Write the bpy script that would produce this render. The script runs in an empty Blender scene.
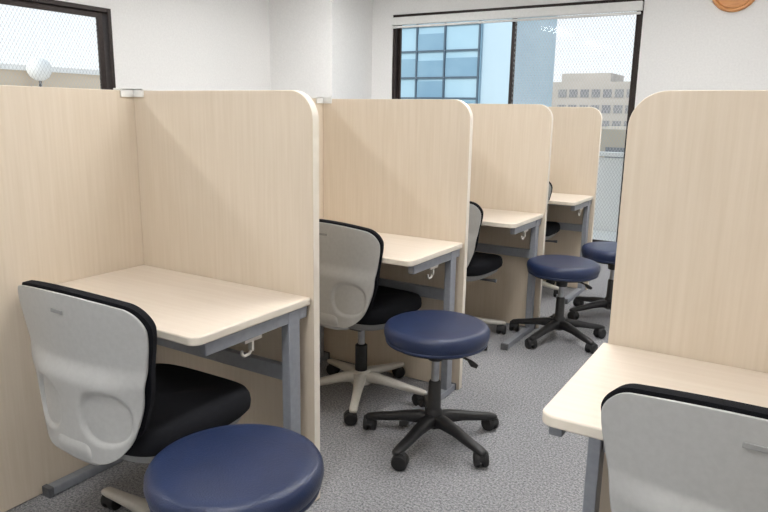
import bpy, bmesh, math, random
from mathutils import Matrix, Vector
random.seed(3)
scene=bpy.context.scene
scene.view_settings.view_transform='Standard'
scene.view_settings.look='None'
scene.view_settings.exposure=0.06

# ------------------------------------------------------------ materials
def srgb(r,g,b):
    f=lambda c:(c/255/12.92) if c/255<=.04045 else ((c/255+.055)/1.055)**2.4
    return (f(r),f(g),f(b),1)
def base(name,col,rough=.5,metal=0,spec=.5,coat=0):
    m=bpy.data.materials.new(name); m.use_nodes=True
    b=m.node_tree.nodes['Principled BSDF']
    b.inputs['Base Color'].default_value=col
    b.inputs['Roughness'].default_value=rough
    b.inputs['Metallic'].default_value=metal
    b.inputs['Specular IOR Level'].default_value=spec
    b.inputs['Coat Weight'].default_value=coat
    return m,m.node_tree,b
def noisy(name,c1,c2,scale,rough=.5,stretch=(1,1,1),bump=0,bscale=None,detail=4,lo=.35,hi=.65,metal=0,spec=.5,coat=0):
    m,nt,b=base(name,c1,rough,metal,spec,coat)
    tc=nt.nodes.new('ShaderNodeTexCoord'); mp=nt.nodes.new('ShaderNodeMapping')
    mp.inputs['Scale'].default_value=stretch
    nt.links.new(tc.outputs['Object'],mp.inputs['Vector'])
    n=nt.nodes.new('ShaderNodeTexNoise'); n.inputs['Scale'].default_value=scale; n.inputs['Detail'].default_value=detail
    nt.links.new(mp.outputs[0],n.inputs['Vector'])
    r=nt.nodes.new('ShaderNodeValToRGB')
    r.color_ramp.elements[0].position=lo; r.color_ramp.elements[0].color=c1
    r.color_ramp.elements[1].position=hi; r.color_ramp.elements[1].color=c2
    nt.links.new(n.outputs['Fac'],r.inputs['Fac']); nt.links.new(r.outputs['Color'],b.inputs['Base Color'])
    if bump:
        n2=nt.nodes.new('ShaderNodeTexNoise'); n2.inputs['Scale'].default_value=bscale or scale; n2.inputs['Detail'].default_value=3
        nt.links.new(mp.outputs[0],n2.inputs['Vector'])
        bp=nt.nodes.new('ShaderNodeBump'); bp.inputs['Strength'].default_value=bump; bp.inputs['Distance'].default_value=.004
        nt.links.new(n2.outputs['Fac'],bp.inputs['Height']); nt.links.new(bp.outputs[0],b.inputs['Normal'])
    return m
M={}
M['wall']=noisy('wall_paint',srgb(241,240,238),srgb(236,235,233),60,.9,bump=.15,bscale=220)
M['ceil']=noisy('ceiling_board',srgb(242,242,240),srgb(235,234,232),40,.95)
M['wood']=noisy('maple_laminate',srgb(225,212,194),srgb(218,204,184),30,.55,stretch=(3.4,3.4,.12),detail=6,lo=.3,hi=.7)
M['edge']=noisy('edge_band_cream',srgb(235,227,214),srgb(230,222,208),30,.5)
M['desk']=noisy('desk_laminate',srgb(233,221,207),srgb(227,214,199),22,.42,stretch=(.15,3,3),detail=5,lo=.3,hi=.7)
M['steel']=noisy('grey_painted_steel',srgb(150,154,162),srgb(142,146,154),50,.42,metal=.1)
M['capgrey']=noisy('grey_plastic_cap',srgb(96,98,102),srgb(86,88,92),50,.5)
M['shell']=noisy('light_grey_plastic',srgb(184,185,184),srgb(179,180,179),80,.42)
M['shell2']=noisy('mid_grey_plastic',srgb(150,151,151),srgb(142,143,143),80,.5)  # mid grey plastic for seat pan and grip slot
M['basep']=noisy('chair_base_plastic',srgb(206,202,194),srgb(200,196,188),80,.42)
M['fabric']=noisy('black_fabric',srgb(17,18,22),srgb(30,31,36),700,.95,bump=.5,bscale=900,spec=.2)
M['black']=noisy('black_plastic',srgb(28,28,30),srgb(36,36,38),60,.42)
M['rubber']=noisy('caster_rubber',srgb(24,24,26),srgb(34,34,36),60,.6)
M['chrome']=noisy('gas_lift_steel',srgb(176,178,182),srgb(160,162,168),30,.28,metal=.9)
M['vinyl']=noisy('navy_vinyl',srgb(37,51,86),srgb(32,45,78),14,.36,bump=.25,bscale=260,spec=.5)
M['white']=noisy('white_plastic',srgb(238,238,235),srgb(232,232,229),50,.45)
M['frame']=noisy('dark_bronze_aluminium',srgb(52,43,40),srgb(44,36,34),40,.45,metal=.4)
M['orange']=noisy('clock_wood',srgb(222,156,92),srgb(208,140,78),14,.45,stretch=(1,1,4))

def carpet():
    m,nt,b=base('carpet_grey',srgb(150,150,152),.98,spec=.1)
    tc=nt.nodes.new('ShaderNodeTexCoord')
    n=nt.nodes.new('ShaderNodeTexNoise'); n.inputs['Scale'].default_value=125; n.inputs['Detail'].default_value=6; n.inputs['Roughness'].default_value=.85
    n2=nt.nodes.new('ShaderNodeTexNoise'); n2.inputs['Scale'].default_value=2.2; n2.inputs['Detail'].default_value=3
    v=nt.nodes.new('ShaderNodeTexVoronoi'); v.inputs['Scale'].default_value=190
    for q in (n,n2,v): nt.links.new(tc.outputs['Object'],q.inputs['Vector'])
    r=nt.nodes.new('ShaderNodeValToRGB'); e=r.color_ramp.elements
    e[0].position=.40; e[0].color=srgb(108,109,114); e[1].position=.60; e[1].color=srgb(196,196,199)
    nt.links.new(n.outputs['Fac'],r.inputs['Fac'])
    mx=nt.nodes.new('ShaderNodeMix'); mx.data_type='RGBA'; mx.blend_type='MULTIPLY'; mx.inputs['Factor'].default_value=.2
    nt.links.new(r.outputs['Color'],mx.inputs[6]); nt.links.new(n2.outputs['Fac'],mx.inputs[7])
    nt.links.new(mx.outputs[2],b.inputs['Base Color'])
    bp=nt.nodes.new('ShaderNodeBump'); bp.inputs['Strength'].default_value=.5; bp.inputs['Distance'].default_value=.005
    nt.links.new(v.outputs['Distance'],bp.inputs['Height']); nt.links.new(bp.outputs[0],b.inputs['Normal'])
    return m
M['carpet']=carpet()

def glass(name,wire,axis):
    m=bpy.data.materials.new(name); m.use_nodes=True; nt=m.node_tree; nt.nodes.clear()
    out=nt.nodes.new('ShaderNodeOutputMaterial'); tr=nt.nodes.new('ShaderNodeBsdfTransparent'); tr.inputs[0].default_value=(.96,.98,.98,1)
    gl=nt.nodes.new('ShaderNodeBsdfGlossy'); gl.inputs['Roughness'].default_value=.05
    mix=nt.nodes.new('ShaderNodeMixShader'); mix.inputs[0].default_value=.012
    nt.links.new(tr.outputs[0],mix.inputs[1]); nt.links.new(gl.outputs[0],mix.inputs[2])
    last=mix
    if wire:
        tc=nt.nodes.new('ShaderNodeTexCoord'); sp=nt.nodes.new('ShaderNodeSeparateXYZ'); nt.links.new(tc.outputs['Object'],sp.inputs[0])
        def mth(op,a,b=None):
            q=nt.nodes.new('ShaderNodeMath'); q.operation=op
            for i,x in enumerate((a,b)):
                if x is None: continue
                if isinstance(x,(int,float)): q.inputs[i].default_value=x
                else: nt.links.new(x,q.inputs[i])
            return q.outputs[0]
        h=sp.outputs[axis]; z=sp.outputs[2]
        def line(s):
            a=mth('ADD' if s>0 else 'SUBTRACT',h,mth('MULTIPLY',z,.6))
            f=mth('FRACT',mth('MULTIPLY',a,34.0)); return mth('LESS_THAN',mth('ABSOLUTE',mth('SUBTRACT',f,.5)),.05)
        w=mth('MAXIMUM',line(1),line(-1))
        df=nt.nodes.new('ShaderNodeBsdfDiffuse'); df.inputs[0].default_value=srgb(190,190,190)
        m2=nt.nodes.new('ShaderNodeMixShader'); nt.links.new(w,m2.inputs[0]); nt.links.new(mix.outputs[0],m2.inputs[1]); nt.links.new(df.outputs[0],m2.inputs[2]); last=m2
    nt.links.new(last.outputs[0],out.inputs[0]); return m
M['glass']=glass('clear_glass',False,0); M['wglassx']=glass('wired_glass',True,0); M['wglassy']=glass('wired_glass_side',True,1)
def emis(name,col,s):
    m,nt,b=base(name,col,.5); b.inputs['Emission Color'].default_value=col; b.inputs['Emission Strength'].default_value=s; return m
M['lamp']=emis('led_diffuser',(1,.99,.975,1),28.0)

# ------------------------------------------------------------ geometry helpers
class B:
    def __init__(s): s.bm=bmesh.new()
    def loft(s,rings,close=True,cap=True):
        vs=[[s.bm.verts.new(p) for p in r] for r in rings]
        n=len(rings[0])
        for a,b in zip(vs[:-1],vs[1:]):
            for i in range(n if close else n-1):
                s.bm.faces.new((a[i],a[(i+1)%n],b[(i+1)%n],b[i]))
        if cap:
            s.bm.faces.new(vs[0][::-1]); s.bm.faces.new(vs[-1])
        return s
    def prism(s,pts,vec):
        v=Vector(vec); return s.loft([[Vector(p) for p in pts],[Vector(p)+v for p in pts]])
    def box(s,a,b):
        x0,y0,z0=a;x1,y1,z1=b
        return s.prism([(x0,y0,z0),(x1,y0,z0),(x1,y1,z0),(x0,y1,z0)],(0,0,z1-z0))
    def cyl(s,p0,p1,r0,r1=None,n=20):
        r1=r0 if r1 is None else r1; p0=Vector(p0);p1=Vector(p1); d=(p1-p0).normalized()
        u=d.orthogonal().normalized(); w=d.cross(u)
        return s.loft([[c+ (u*math.cos(t)+w*math.sin(t))*r for t in [2*math.pi*i/n for i in range(n)]] for c,r in ((p0,r0),(p1,r1))])
    def lathe(s,prof,c=(0,0),n=48):
        return s.loft([[(c[0]+max(r,.0005)*math.cos(t),c[1]+max(r,.0005)*math.sin(t),z) for t in [2*math.pi*i/n for i in range(n)]] for r,z in prof])
    def wheel(s,c,ax,prof,n=24):
        c=Vector(c);d=Vector(ax).normalized();u=Vector((0,0,1));w=d.cross(u)
        return s.loft([[c+d*o+(u*math.cos(t)+w*math.sin(t))*r for t in [2*math.pi*i/n for i in range(n)]] for r,o in prof])
    def tube(s,pts,rad,n=10):
        pts=[Vector(p) for p in pts]; rings=[]
        up=None
        for i,p in enumerate(pts):
            d=(pts[min(i+1,len(pts)-1)]-pts[max(i-1,0)]).normalized()
            u=d.orthogonal().normalized() if up is None else (up-d*up.dot(d)).normalized(); up=u
            w=d.cross(u); r=rad[i] if isinstance(rad,(list,tuple)) else rad
            rings.append([p+(u*math.cos(t)+w*math.sin(t))*r for t in [2*math.pi*k/n for k in range(n)]])
        return s.loft(rings)
    def done(s,name,mat,parent=None,bevel=0,segs=2,sharp=35,solid=0,trimfn=None):
        bm=s.bm; bmesh.ops.recalc_face_normals(bm,faces=bm.faces[:])
        for f in bm.faces:
            f.smooth=True
            if trimfn: f.material_index=trimfn(f)
        for e in bm.edges:
            if len(e.link_faces)==2 and e.calc_face_angle(0)>math.radians(sharp): e.smooth=False
        me=bpy.data.meshes.new(name); bm.to_mesh(me); bm.free()
        for mm in (mat if isinstance(mat,(list,tuple)) else [mat]): me.materials.append(M[mm])
        o=bpy.data.objects.new(name,me); bpy.context.collection.objects.link(o)
        if solid:
            md=o.modifiers.new('s','SOLIDIFY'); md.thickness=solid; md.offset=0
        if bevel:
            md=o.modifiers.new('b','BEVEL'); md.width=bevel; md.segments=segs; md.limit_method='ANGLE'; md.angle_limit=math.radians(sharp)
        if parent: o.parent=parent
        return o
def empty(name,loc=(0,0,0),rz=0,parent=None):
    e=bpy.data.objects.new(name,None); e.location=loc; e.rotation_euler=(0,0,rz); e.empty_display_size=.1
    bpy.context.collection.objects.link(e)
    if parent: e.parent=parent
    return e

# ------------------------------------------------------------ room shell
XL,XR,YB,YF,ZC=-3.085,2.62,-3.0,5.0,2.6
B().box((XL-.15,YB-.15,-.1),(XR+.15,YF+.15,0)).done('floor','carpet')
B().box((XL-.15,YB-.15,ZC),(XR+.15,YF+.15,ZC+.1)).done('ceiling','ceil')
WX0,WX1,WZ0,WZ1=-1.98,.64,.015,2.30
b=B()
b.box((XL-.15,YF,0),(WX0,YF+.15,ZC)); b.box((WX1,YF,0),(XR+.15,YF+.15,ZC)); b.box((WX0,YF,0),(WX1,YF+.15,WZ0)); b.box((WX0,YF,WZ1),(WX1,YF+.15,ZC))
b.done('wall_back','wall')
LY0,LY1,LZ0,LZ1=-.40,2.24,.90,2.07
b=B()
b.box((XL-.15,YB,0),(XL,LY0,ZC)); b.box((XL-.15,LY1,0),(XL,YF,ZC)); b.box((XL-.15,LY0,0),(XL,LY1,LZ0)); b.box((XL-.15,LY0,LZ1),(XL,LY1,ZC))
b.done('wall_left','wall')
B().box((XR,YB,0),(XR+.15,YF,ZC)).done('wall_right','wall')
B().box((XL-.15,YB-.15,0),(XR+.15,YB,ZC)).done('wall_front','wall')
B().box((XL,4.24,0),(-2.244,YF,ZC)).done('wall_pillar','wall')
b=B(); b.box((-2.244,YF-.012,0),(WX0-.01,YF,.07)); b.box((WX1+.01,YF-.012,0),(XR,YF,.07)); b.done('baseboard_back','white',bevel=.002)
B().box((XL,YB,0),(XL+.012,4.24,.07)).done('baseboard_left','white',bevel=.002)
B().box((XR-.012,YB,0),(XR,YF-.012,.07)).done('baseboard_right','white',bevel=.002)

# far window (floor-length, two sliding sashes)
w=empty('window_1')
b=B(); f=.035
b.box((WX0,YF+.01,WZ0),(WX0+f,YF+.11,WZ1)); b.box((WX1-f,YF+.01,WZ0),(WX1,YF+.11,WZ1))
b.box((WX0+f,YF+.01,WZ1-f),(WX1-f,YF+.11,WZ1)); b.box((WX0+f,YF+.01,WZ0),(WX1-f,YF+.11,WZ0+.02))
b.done('outer_frame','frame',w,bevel=.003)
def sash(parent,ax,lo,hi,z0,z1,p,name,t=.030,d=.028):
    b=B()
    def bx(a0,a1,c0,c1):
        if ax==0: b.box((a0,p,c0),(a1,p+d,c1))
        else: b.box((p-d,a0,c0),(p,a1,c1))
    bx(lo,lo+t,z0,z1);bx(hi-t,hi,z0,z1);bx(lo+t,hi-t,z0,z0+t);bx(lo+t,hi-t,z1-t,z1)
    b.done(name,'frame',parent,bevel=.002)
def pane(parent,ax,lo,hi,z0,z1,p,name,mat):
    b=B()
    pts=[(lo,p,z0),(hi,p,z0),(hi,p,z1),(lo,p,z1)] if ax==0 else [(p,lo,z0),(p,hi,z0),(p,hi,z1),(p,lo,z1)]
    b.bm.faces.new([b.bm.verts.new(q) for q in pts]); b.done(name,mat,parent)
mid=-.60
sash(w,0,WX0+f,mid+.02,WZ0+.02,WZ1-f,YF+.07,'sash_1'); pane(w,0,WX0+f+.03,mid,WZ0+.05,WZ1-f-.03,YF+.085,'pane_1','glass')
sash(w,0,mid-.01,WX1-f,WZ0+.02,WZ1-f,YF+.035,'sash_2'); pane(w,0,mid+.01,WX1-f-.03,WZ0+.05,WZ1-f-.03,YF+.05,'pane_2','wglassx')
b=B(); b.box((WX0+.01,YF-.055,WZ1-.115),(WX1-.005,YF-.004,WZ1-.035)); b.cyl((WX0+.02,YF-.028,WZ1-.135),(WX1-.015,YF-.028,WZ1-.135),.012)
b.done('roller_blind','white',bevel=.006)
# left window
w=empty('window_2'); b=B()
b.box((XL-.11,LY0,LZ0),(XL+.012,LY0+f,LZ1)); b.box((XL-.11,LY1-f,LZ0),(XL+.012,LY1,LZ1))
b.box((XL-.11,LY0+f,LZ1-f),(XL+.012,LY1-f,LZ1)); b.box((XL-.11,LY0+f,LZ0),(XL+.012,LY1-f,LZ0+f))
b.done('outer_frame','frame',w,bevel=.003)
m2=(LY0+LY1)/2
sash(w,1,LY0+f,m2+.02,LZ0+f,LZ1-f,XL-.06,'sash_1'); pane(w,1,LY0+f+.03,m2,LZ0+f+.03,LZ1-f-.03,XL-.075,'pane_1','wglassy')
sash(w,1,m2-.02,LY1-f-.03,LZ0+f,LZ1-f,XL-.02,'sash_2',t=.045); pane(w,1,m2+.01,LY1-f-.05,LZ0+f+.03,LZ1-f-.03,XL-.035,'pane_2','wglassy')

# ceiling lights
for (x,y) in [(1.25,-1.4),(1.25,.9),(1.25,3.2),(-1.5,-1.4),(-1.5,.9),(-1.5,3.2)]:
    e=empty('ceiling_light',(x,y,ZC))
    B().box((-.15,-.62,-.05),(.15,.62,-.002)).done('housing','white',e,bevel=.004)
    B().box((-.13,-.60,-.058),(.13,.60,-.051)).done('diffuser','lamp',e)

# ------------------------------------------------------------ partitions
H=1.3185; WD=.7727; WP=.783; DD=.4717; P=1.0913; T=.03
def roundpanel(x0,x1,y,left,H=H,r=.085):
    if not left:
        pts=[(x0,y,.004),(x1,y,.004)]
        for k in range(13):
            a=math.pi/2*k/12; pts.append((x1-r+r*math.cos(a),y,H-r+r*math.sin(a)))
        pts.append((x0,y,H))
    else:
        pts=[(x0,y,.004),(x1,y,.004),(x1,y,H)]
        for k in range(13):
            a=math.pi/2+math.pi/2*k/12; pts.append((x0+r+r*math.cos(a),y,H-r+r*math.sin(a)))
    return pts
tf=lambda ax:(lambda f:0 if abs(f.normal[ax])>.7 else 1)
def partition(y,y0,side):
    e=empty('study_booth_partition')
    if side=='L':
        B().prism(roundpanel(.001,WP,y,False),(0,T,0)).done('cross_panel',['wood','edge'],e,bevel=.002,sharp=50,trimfn=tf(1))
        B().box((-T,y0+.001,.004),(0,y+T-.001,H)).done('side_panel',['wood','edge'],e,bevel=.002,trimfn=tf(0))
        b=B(); b.box((-.045,y-.006,H-.022),(.055,y-.0005,H+.006)); b.box((-.045,y-.006,H+.001),(.055,y+T+.004,H+.007)); b.box((.001,y-.055,H-.022),(.007,y-.006,H+.006)); b.box((-T-.004,y-.055,H+.001),(.007,y-.0,H+.007))
        b.done('corner_bracket','white',e,bevel=.001)
    else:
        x0,x1=1.643,2.425
        B().prism(roundpanel(x0,x1,y,True),(0,T,0)).done('cross_panel',['wood','edge'],e,bevel=.002,sharp=50,trimfn=tf(1))
        B().box((x1+.001,y0,.004),(x1+T,y+T,H)).done('side_panel',['wood','edge'],e,bevel=.002,trimfn=tf(0))
        b=B(); b.box((x1-.055,y-.006,H-.022),(x1+.03,y-.0005,H+.006)); b.box((x1-.055,y-.006,H+.001),(x1+.03,y+T+.004,H+.007)); b.done('corner_bracket','white',e,bevel=.001)
    return e
for i in range(4): partition(i*P,(i-1)*P+T,'L')
YR=.0941
partition(YR,YR-1.06,'R')

# ------------------------------------------------------------ desks
def desk(x0,x1,y,d=DD,side='L'):
    e=empty('study_desk',((x0+x1)/2,y,0)); hw=(x1-x0)/2
    r=.03; pts=[(-hw,-.002,.676),(-hw,-d+r,.676)]
    for k in range(1,9): a=math.pi+math.pi/2*k/8; pts.append((-hw+r+r*math.cos(a),-d+r+r*math.sin(a),.676))
    for k in range(0,9): a=-math.pi/2+math.pi/2*k/8; pts.append((hw-r+r*math.cos(a),-d+r+r*math.sin(a),.676))
    pts.append((hw,-.002,.676))
    B().prism(pts,(0,0,.024)).done('desktop',['desk','edge'],e,bevel=.004,segs=3,sharp=50,trimfn=tf(2))
    b=B(); c=B(); h=B()
    for s in (-1,1):
        xa=s*(hw-.022); x_0,x_1=xa-.016,xa+.016
        b.box((x_0,-.098,.026),(x_1,-.048,.674))
        b.box((x_0+.002,-d+.045,.638),(x_1-.002,-.098,.674))
        b.box((x_0+.002,-.048,.638),(x_1-.002,-.01,.674))
        b.box((x_0-.002,-d+.03,.004),(x_1+.002,-.012,.034))
        c.box((x_0-.004,-d+.012,.002),(x_1+.004,-d+.03,.036)); c.box((x_0-.004,-.012,.002),(x_1+.004,-.004,.036))
    b.box((-hw+.04,-.085,.445),(hw-.04,-.062,.495))
    b.box((-hw+.04,-.35,.655),(hw-.04,-.32,.674)); b.box((-hw+.04,-.085,.640),(hw-.04,-.062,.674))
    s=1 if side=='L' else -1
    xa=s*(hw-.022); q=-.045
    h.box((xa-.010,q-.235,.627),(xa+.010,q-.165,.638)); h.box((xa-.008,q-.205,.598),(xa+.008,q-.197,.628)); h.tube([(xa,q-.201,.60),(xa,q-.210,.590),(xa,q-.230,.589),(xa,q-.238,.596),(xa,q-.239,.608)],.0045)
    b.done('steel_frame','steel',e,bevel=.003); c.done('end_caps','capgrey',e,bevel=.002); h.done('bag_hook','basep',e,bevel=.0015)
for i in range(4): desk(.003,WD,i*P)
desk(1.632,2.42,YR,d=.492,side='R')

# ------------------------------------------------------------ five star base
def star(parent,R,a0,mat,pts,castmat='rubber',wr=.026):
    arms=B(); cs=B()
    for k in range(5):
        a=a0+math.radians(72*k); d=Vector((math.cos(a),math.sin(a),0)); t=Vector((-d.y,d.x,0))
        rings=[]
        for (r,z,wd,h) in pts:
            c=d*r+Vector((0,0,z)); ring=[]
            for j in range(12):
                q=2*math.pi*j/12; cx,sx=math.cos(q),math.sin(q)
                sg=lambda v:math.copysign(abs(v)**.6,v)
                ring.append(c+t*(wd/2*sg(cx))+Vector((0,0,h/2*sg(sx))))
            rings.append(ring)
        arms.loft(rings)
        tip=d*R; ca=a+math.radians(random.choice([-35,25,60,100,-70])); wd=Vector((math.cos(ca),math.sin(ca),0)); ax=Vector((-wd.y,wd.x,0))
        cc=tip-wd*.012
        cs.cyl(tip+Vector((0,0,.040)),tip+Vector((0,0,pts[-1][1])),.008)
        for s in (-1,1):
            cs.wheel(cc+Vector((0,0,wr))+ax*s*.007,ax*s,[(wr*.9,0),(wr,.003),(wr,.012),(wr*.88,.018),(wr*.45,.020)])
        rings=[]
        for o,rr in ((-.008,.85),(-.0065,.98),(.0065,.98),(.008,.85)):
            rings.append([cc+Vector((0,0,wr+.004))+ax*o*1.6+(wd*math.cos(q)+Vector((0,0,1))*math.sin(q))*wr*rr for q in [math.pi*(-.05+1.1*j/10) for j in range(11)]])
        cs.loft(rings)
    arms.done('base_arms',mat,parent,sharp=60); cs.done('casters',castmat,parent,sharp=40)

# ------------------------------------------------------------ stool
def stool(x,y,zt=.475,a0=0,lever=0):
    e=empty('round_stool',(x,y,0))
    prof=[(.06,zt-.074),(.185,zt-.074),(.193,zt-.070),(.1945,zt-.064),(.192,zt-.060),(.197,zt-.052),(.201,zt-.036),(.1995,zt-.020),(.193,zt-.009),(.182,zt-.003),(.165,zt-.0005),(.12,zt+.002),(.06,zt+.003),(.0,zt+.003)]
    B().lathe(prof,n=72).done('cushion_seat','vinyl',e,sharp=60)
    zb=zt-.075
    B().lathe([(.0,zb),(.17,zb),(.17,zb-.008),(.0,zb-.008)]).done('seat_board','black',e)
    b=B(); b.box((-.07,-.05,zb-.024),(.07,.05,zb-.0085)); b.lathe([(0,zb-.024),(.036,zb-.024),(.030,zb-.07),(0,zb-.07)],n=24)
    la=a0+lever; d=Vector((math.cos(la),math.sin(la),0))
    b.tube([d*.03+Vector((0,0,zb-.035)),d*.10+Vector((0,0,zb-.042)),d*.135+Vector((0,0,zb-.055))],[.005,.005,.005])
    b.tube([d*.13+Vector((0,0,zb-.053)),d*.145+Vector((0,0,zb-.066)),d*.165+Vector((0,0,zb-.074))],[.007,.012,.008])
    b.done('tilt_bracket_and_lever','black',e,bevel=.002)
    B().lathe([(0,.20),(.015,.20),(.015,zb-.06),(0,zb-.06)],n=24).done('gas_rod','chrome',e)
    B().lathe([(0,.06),(.030,.06),(.034,.075),(.034,.125),(.028,.135),(.026,.14),(.024,.245),(.018,.252),(0,.252)],n=28).done('column_sleeve','black',e,sharp=40)
    star(e,.262,a0,'black',[(.02,.090,.052,.052),(.06,.094,.048,.048),(.12,.088,.042,.038),(.18,.076,.038,.032),(.245,.066,.036,.028),(.272,.062,.032,.020),(.278,.062,.018,.012)],wr=.030)
    return e
va=math.radians(31.6)
stool(.988,-.558,.480,math.radians(20),2)
stool(.905,.600,.482,va+math.radians(92),-2.0)
stool(.938,2.08,.460,va+math.radians(80),-1.6)
stool(1.08,2.68,.462,va+math.radians(50),-1)

# ------------------------------------------------------------ task chair
def sstep(a,b,x):
    t=min(1,max(0,(x-a)/(b-a))); return t*t*(3-2*t)
def halfw(z,z0,z1,wb,wm,wt,r,rb=None):
    rb=rb or r
    s=(z-z0)/(z1-z0)
    w=wb+(wm-wb)*sstep(0,.45,s)+(wt-wm)*sstep(.35,.9,s)
    if z>z1-r: w-=r-math.sqrt(max(0,r*r-(z-z1+r)**2))
    if z<z0+rb: w-=(rb-math.sqrt(max(0,rb*rb-(z0+rb-z)**2)))
    return w
def ycurve(x,z): return -.225-.13*max(0,z-.56)+.055*(x/.245)**2+.03*max(0,.56-z)
def sheet(z0,z1,wb,wm,wt,r,off,nu=44,nv=52,disp=None,rb=None):
    rings=[]
    for j in range(nv+1):
        s=.5-.5*math.cos(math.pi*j/nv); z=z0+(z1-z0)*s; w=max(.01,halfw(z,z0,z1,wb,wm,wt,r,rb)); row=[]
        for i in range(nu+1):
            x=w*(-1+2*i/nu); zz=z-.030*(x/.245)**2*sstep(.5,1,s)
            row.append((x,ycurve(x,z)+off+(disp(x,z) if disp else 0),zz))
        rings.append(row)
    return B().loft(rings,close=False,cap=False)
def chair(x,y,rz=0,a0=0,dz=0):
    e=empty('office_chair',(x,y,0),rz)
    def disp(x,z):
        ax_=abs(x)
        bul=-.022*sstep(.66,.60,z)*(1-.6*sstep(.10,.20,ax_))
        # two shallow moulded pockets either side of a central spine
        q=(abs((ax_-.108)/.070)**2.4+abs((z-.520)/.070)**2.4)**(1/2.4); rec=.0105*sstep(1.05,.92,q)
        return bul+rec
    up=empty('seat_and_back',(0,0,dz),0,e)
    sheet(.400,.826,.165,.212,.242,.05,-.004,nu=96,nv=110,disp=disp,rb=.085).done('back_shell','shell',up,solid=.006,sharp=70)
    sheet(.45,.833,.18,.216,.244,.053,.016).done('back_cushion','fabric',up,solid=.020,bevel=.007,segs=3,sharp=50)
    yy=ycurve(0,.78)-.0085
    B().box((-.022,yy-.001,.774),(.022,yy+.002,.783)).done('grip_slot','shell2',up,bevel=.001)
    rings=[(-.236,.455,.10,.02),(-.242,.435,.13,.028),(-.238,.412,.14,.030),(-.222,.392,.135,.032),(-.17,.378,.12,.034),(-.06,.372,.10,.034)]
    b=B(); rr=[]
    for i,(py,pz,wd,h) in enumerate(rings):
        pa=rings[max(0,i-1)]; pb=rings[min(len(rings)-1,i+1)]; d=Vector((0,pb[0]-pa[0],pb[1]-pa[1])).normalized(); nrm=Vector((0,-d.z,d.y)); ring=[]
        for j in range(20):
            q=2*math.pi*j/20; sg=lambda v:math.copysign(abs(v)**.55,v)
            ring.append(Vector((0,py,pz))+Vector((1,0,0))*(wd/2*sg(math.cos(q)))+nrm*(h/2*sg(math.sin(q))))
        rr.append(ring)
    b.loft(rr).done('back_bracket','shell',up,sharp=70)
    def sup(a,bb,z,n=64,ex=3.6,dz=None):
        o=[]
        for i in range(n):
            t=2*math.pi*i/n; c,s=math.cos(t),math.sin(t)
            o.append((math.copysign(abs(c)**(2/ex),c)*a,.01+math.copysign(abs(s)**(2/ex),s)*bb,z+(dz(s) if dz else 0)))
        return o
    wf=lambda s:-.012*max(0,s)**3
    A_,B_=.230,.218
    B().loft([sup(A_*k,B_*k,z,dz=wf) for k,z in [(.86,.406),(.95,.410),(.99,.420),(1,.438),(.99,.456),(.955,.470),(.88,.477),(.7,.478),(.4,.474),(.1,.473)]]).done('seat_cushion','fabric',up,sharp=70)
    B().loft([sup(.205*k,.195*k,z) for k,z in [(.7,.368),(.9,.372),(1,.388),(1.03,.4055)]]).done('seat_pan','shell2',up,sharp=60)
    b=B(); b.box((-.06,-.09,.335),(.06,.10,.367)); b.tube([(.05,.03,.352),(.14,.03,.350),(.20,.035,.352),(.235,.035,.354)],[.006,.006,.007,.011]); b.done('tilt_mechanism','capgrey',up,bevel=.005)
    B().lathe([(0,.21),(.016,.21),(.016,.336+dz),(0,.336+dz)],n=24).done('gas_rod','chrome',e)
    B().lathe([(0,.05),(.027,.05),(.027,.24),(.02,.246),(0,.246)],n=28).done('column_sleeve','black',e,sharp=40)
    B().lathe([(.028,.062),(.046,.062),(.048,.075),(.046,.112),(.036,.122),(.028,.123)],n=32).done('base_hub','basep',e,sharp=40)
    star(e,.29,a0,'basep',[(.03,.092,.056,.050),(.07,.094,.050,.044),(.14,.086,.042,.034),(.22,.074,.036,.028),(.28,.066,.036,.024),(.305,.063,.032,.018),(.312,.063,.018,.010)],wr=.028)
    return e
chair(.545,-.425,math.radians(1),math.radians(172),.008)
chair(.43,.80,math.radians(-4),va+math.radians(-90))
chair(.41,1.80,math.radians(-3),va+math.radians(-60))
chair(.37,3.00,0,va+math.radians(-40),.03)
chair(2.0,-.235,0,math.radians(90))

# ------------------------------------------------------------ wall clock
e=empty('wall_clock',(1.36,YF-.001,2.315))
b=B(); b.wheel((0,0,0),(0,-1,0),[(.150,.0),(.185,.0),(.186,.018),(.176,.034),(.162,.034),(.152,.02),(.150,.014)],n=64); b.done('rim','orange',e,sharp=40)
B().wheel((0,0,0),(0,-1,0),[(.149,.0015),(.149,.012)],n=64).done('dial','white',e)
b=B()
for k in range(12):
    a=math.radians(30*k); d=Vector((math.sin(a),0,math.cos(a))); t=Vector((d.z,0,-d.x)); c=d*.128
    b.prism([c-t*.003-d*.01+Vector((0,-.0125,0)),c+t*.003-d*.01+Vector((0,-.0125,0)),c+t*.003+d*.01+Vector((0,-.0125,0)),c-t*.003+d*.01+Vector((0,-.0125,0))],(0,-.001,0))
for a,l,wd in ((math.radians(305),.075,.005),(math.radians(60),.11,.0035)):
    d=Vector((math.sin(a),0,math.cos(a))); t=Vector((d.z,0,-d.x)); o=Vector((0,-.015,0))
    b.prism([o-t*wd-d*.015,o+t*wd-d*.015,o+t*wd*.6+d*l,o-t*wd*.6+d*l],(0,-.0015,0))
b.done('hands_and_marks','black',e)

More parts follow.
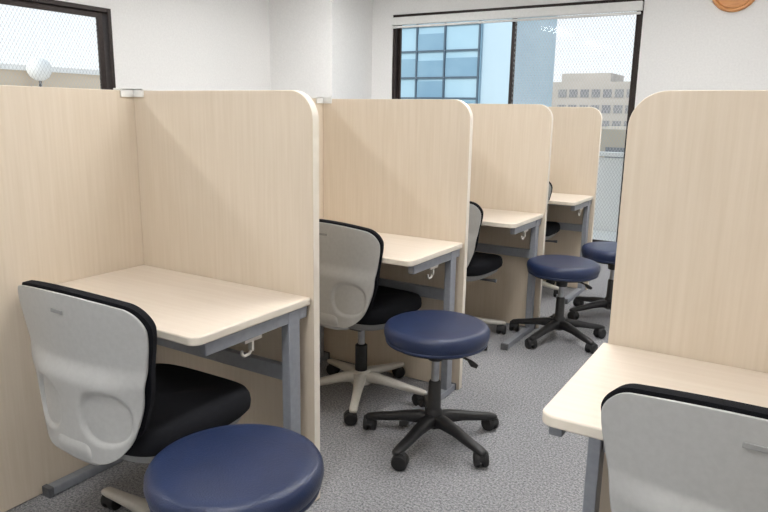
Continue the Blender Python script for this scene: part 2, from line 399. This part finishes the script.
# ------------------------------------------------------------ outside
M['bglass']=noisy('blue_facade_glass',srgb(150,186,206),srgb(168,200,216),.35,.4)
M['bglass2']=noisy('blue_facade_panel',srgb(176,200,214),srgb(186,208,220),.3,.5)
M['bdark']=noisy('facade_window_dark',srgb(118,154,178),srgb(136,170,190),.5,.3)
M['mull']=noisy('facade_mullion',srgb(70,90,106),srgb(80,100,116),.5,.5)
M['apt']=noisy('apartment_concrete',srgb(190,182,174),srgb(180,174,166),.3,.9)
M['aptw']=noisy('apartment_recess',srgb(132,132,136),srgb(146,146,146),.5,.8)
M['tan']=noisy('tan_render',srgb(214,198,176),srgb(206,190,168),.4,.9)
M['city']=noisy('city_ground',srgb(170,168,160),srgb(190,184,172),.06,.95)
B().box((-160,7.2,-9.2),(120,200,-9)).done('outside_ground','city')
e=empty('balcony',(0,YF+.15,0))
B().box((-3.2,.005,-.15),(2.7,1.10,-.02)).done('slab','white',e)
b=B(); b.box((-3.2,1.0,-.02),(2.7,1.08,.80)); b.box((-3.2,.96,.82),(2.7,1.12,.865))
for k in range(12): b.box((-3.1+k*.5,1.02,.80),(-3.06+k*.5,1.06,.82))
b.done('parapet_and_rail','white',e,bevel=.003)
e=empty('office_building',(0,20,0))
B().box((-22,0,-9),(-7.6,4.2,14)).done('glass_block','bglass',e)
B().box((-7.59,.1,-9),(-6.4,4.2,14)).done('side_block','bglass2',e)
b=B()
for z in [-2,-.2,1.0,1.75,2.45,3.35,4.2,5.2,6.2,7.2]: b.box((-22,-.06,z),(-7.6,0,z+.055))
for x in [-21,-19.5,-18,-16.5,-15,-13.5,-12.2,-11.2,-10.05,-8.95,-7.66]: b.box((x,-.07,-9),(x+.055,0,14))
b.done('mullions','mull',e)
b=B()
for z in (1.81,2.51,3.41): b.box((-9.99,-.03,z),(-8.96,-.005,z+.55))
for z in (1.06,2.51): b.box((-11.1,-.03,z),(-10.06,-.005,z+.62)); b.box((-8.88,-.03,z),(-7.68,-.005,z+.62))
b.done('dark_windows','bdark',e)
e=empty('apartment_building',(0,60,0))
B().box((-18.3,0,-9),(-9.5,10,4.2)).done('tower','apt',e); B().box((-17.6,1,4.2),(-13.2,6,5.0)).done('roof_house','apt',e)
b=B()
for i in range(9):
    z=3.3-i*1.35
    for k in range(8): b.box((-17.5+k*1.0,-.05,z-.45),(-16.75+k*1.0,-.01,z+.25))
b.done('balcony_recesses','aptw',e)
e=empty('tan_building',(0,34,0))
B().box((-9,0,-9),(8,12,.6)).done('block','tan',e)
b=B()
for k in range(9): b.box((-8.4+k*1.8,-.05,-1.6),(-7.4+k*1.8,-.01,-.3))
b.done('windows','aptw',e)
e=empty('neighbour_building',(-8,0,0))
B().box((-8,-8,-9),(0,14,1.78)).done('block','tan',e); B().box((-.2,-8,1.78),(.05,14,1.86)).done('parapet_cap','white',e)
g=empty('globe_lamp',(.25,4.45,1.80),0,e)
B().lathe([(.0,-.17),(.07,-.155),(.13,-.11),(.165,-.05),(.175,0),(.16,.07),(.12,.125),(.06,.16),(0,.17)],n=32).done('globe','white',g,sharp=70)
b=B(); b.tube([(0,0,-.15),(0,0,-.24),(-.06,0,-.30),(-.25,0,-.30)],.02); b.cyl((-.25,0,-.30),(-.235,0,-.30),.06); b.done('bracket','capgrey',g)

# ------------------------------------------------------------ light
wd=bpy.data.worlds.new('overcast'); scene.world=wd; wd.use_nodes=True; nt=wd.node_tree
bg=nt.nodes['Background']; tc=nt.nodes.new('ShaderNodeTexCoord'); sp=nt.nodes.new('ShaderNodeSeparateXYZ'); nt.links.new(tc.outputs['Generated'],sp.inputs[0])
r=nt.nodes.new('ShaderNodeValToRGB'); r.color_ramp.elements[0].position=0; r.color_ramp.elements[0].color=(.93,.95,.97,1); r.color_ramp.elements[1].position=.7; r.color_ramp.elements[1].color=(.70,.82,.97,1)
nt.links.new(sp.outputs[2],r.inputs[0]); nt.links.new(r.outputs[0],bg.inputs[0]); bg.inputs[1].default_value=1.2
s=bpy.data.lights.new('facade_fill_sun','SUN'); s.energy=2.1; s.angle=math.radians(8); s.color=(1,.96,.9)  # added sun lamp to brighten the buildings outside; the sky itself is overcast
so=bpy.data.objects.new('facade_fill_sun',s); bpy.context.collection.objects.link(so); so.rotation_euler=Vector((.25,.8,-.55)).to_track_quat('-Z','Y').to_euler()

# ------------------------------------------------------------ camera
cam=bpy.data.cameras.new('camera'); co=bpy.data.objects.new('camera',cam); bpy.context.collection.objects.link(co)
cam.sensor_width=36; cam.lens=668.04*36/768; cam.clip_start=.02; cam.clip_end=500
R=Matrix.Rotation(.5513,4,'Z')@Matrix.Rotation(math.pi/2-.2118,4,'X')@Matrix.Rotation(.0167,4,'Z')
co.matrix_world=Matrix.Translation((1.9993,-1.5711,1.2592))@R
scene.camera=co
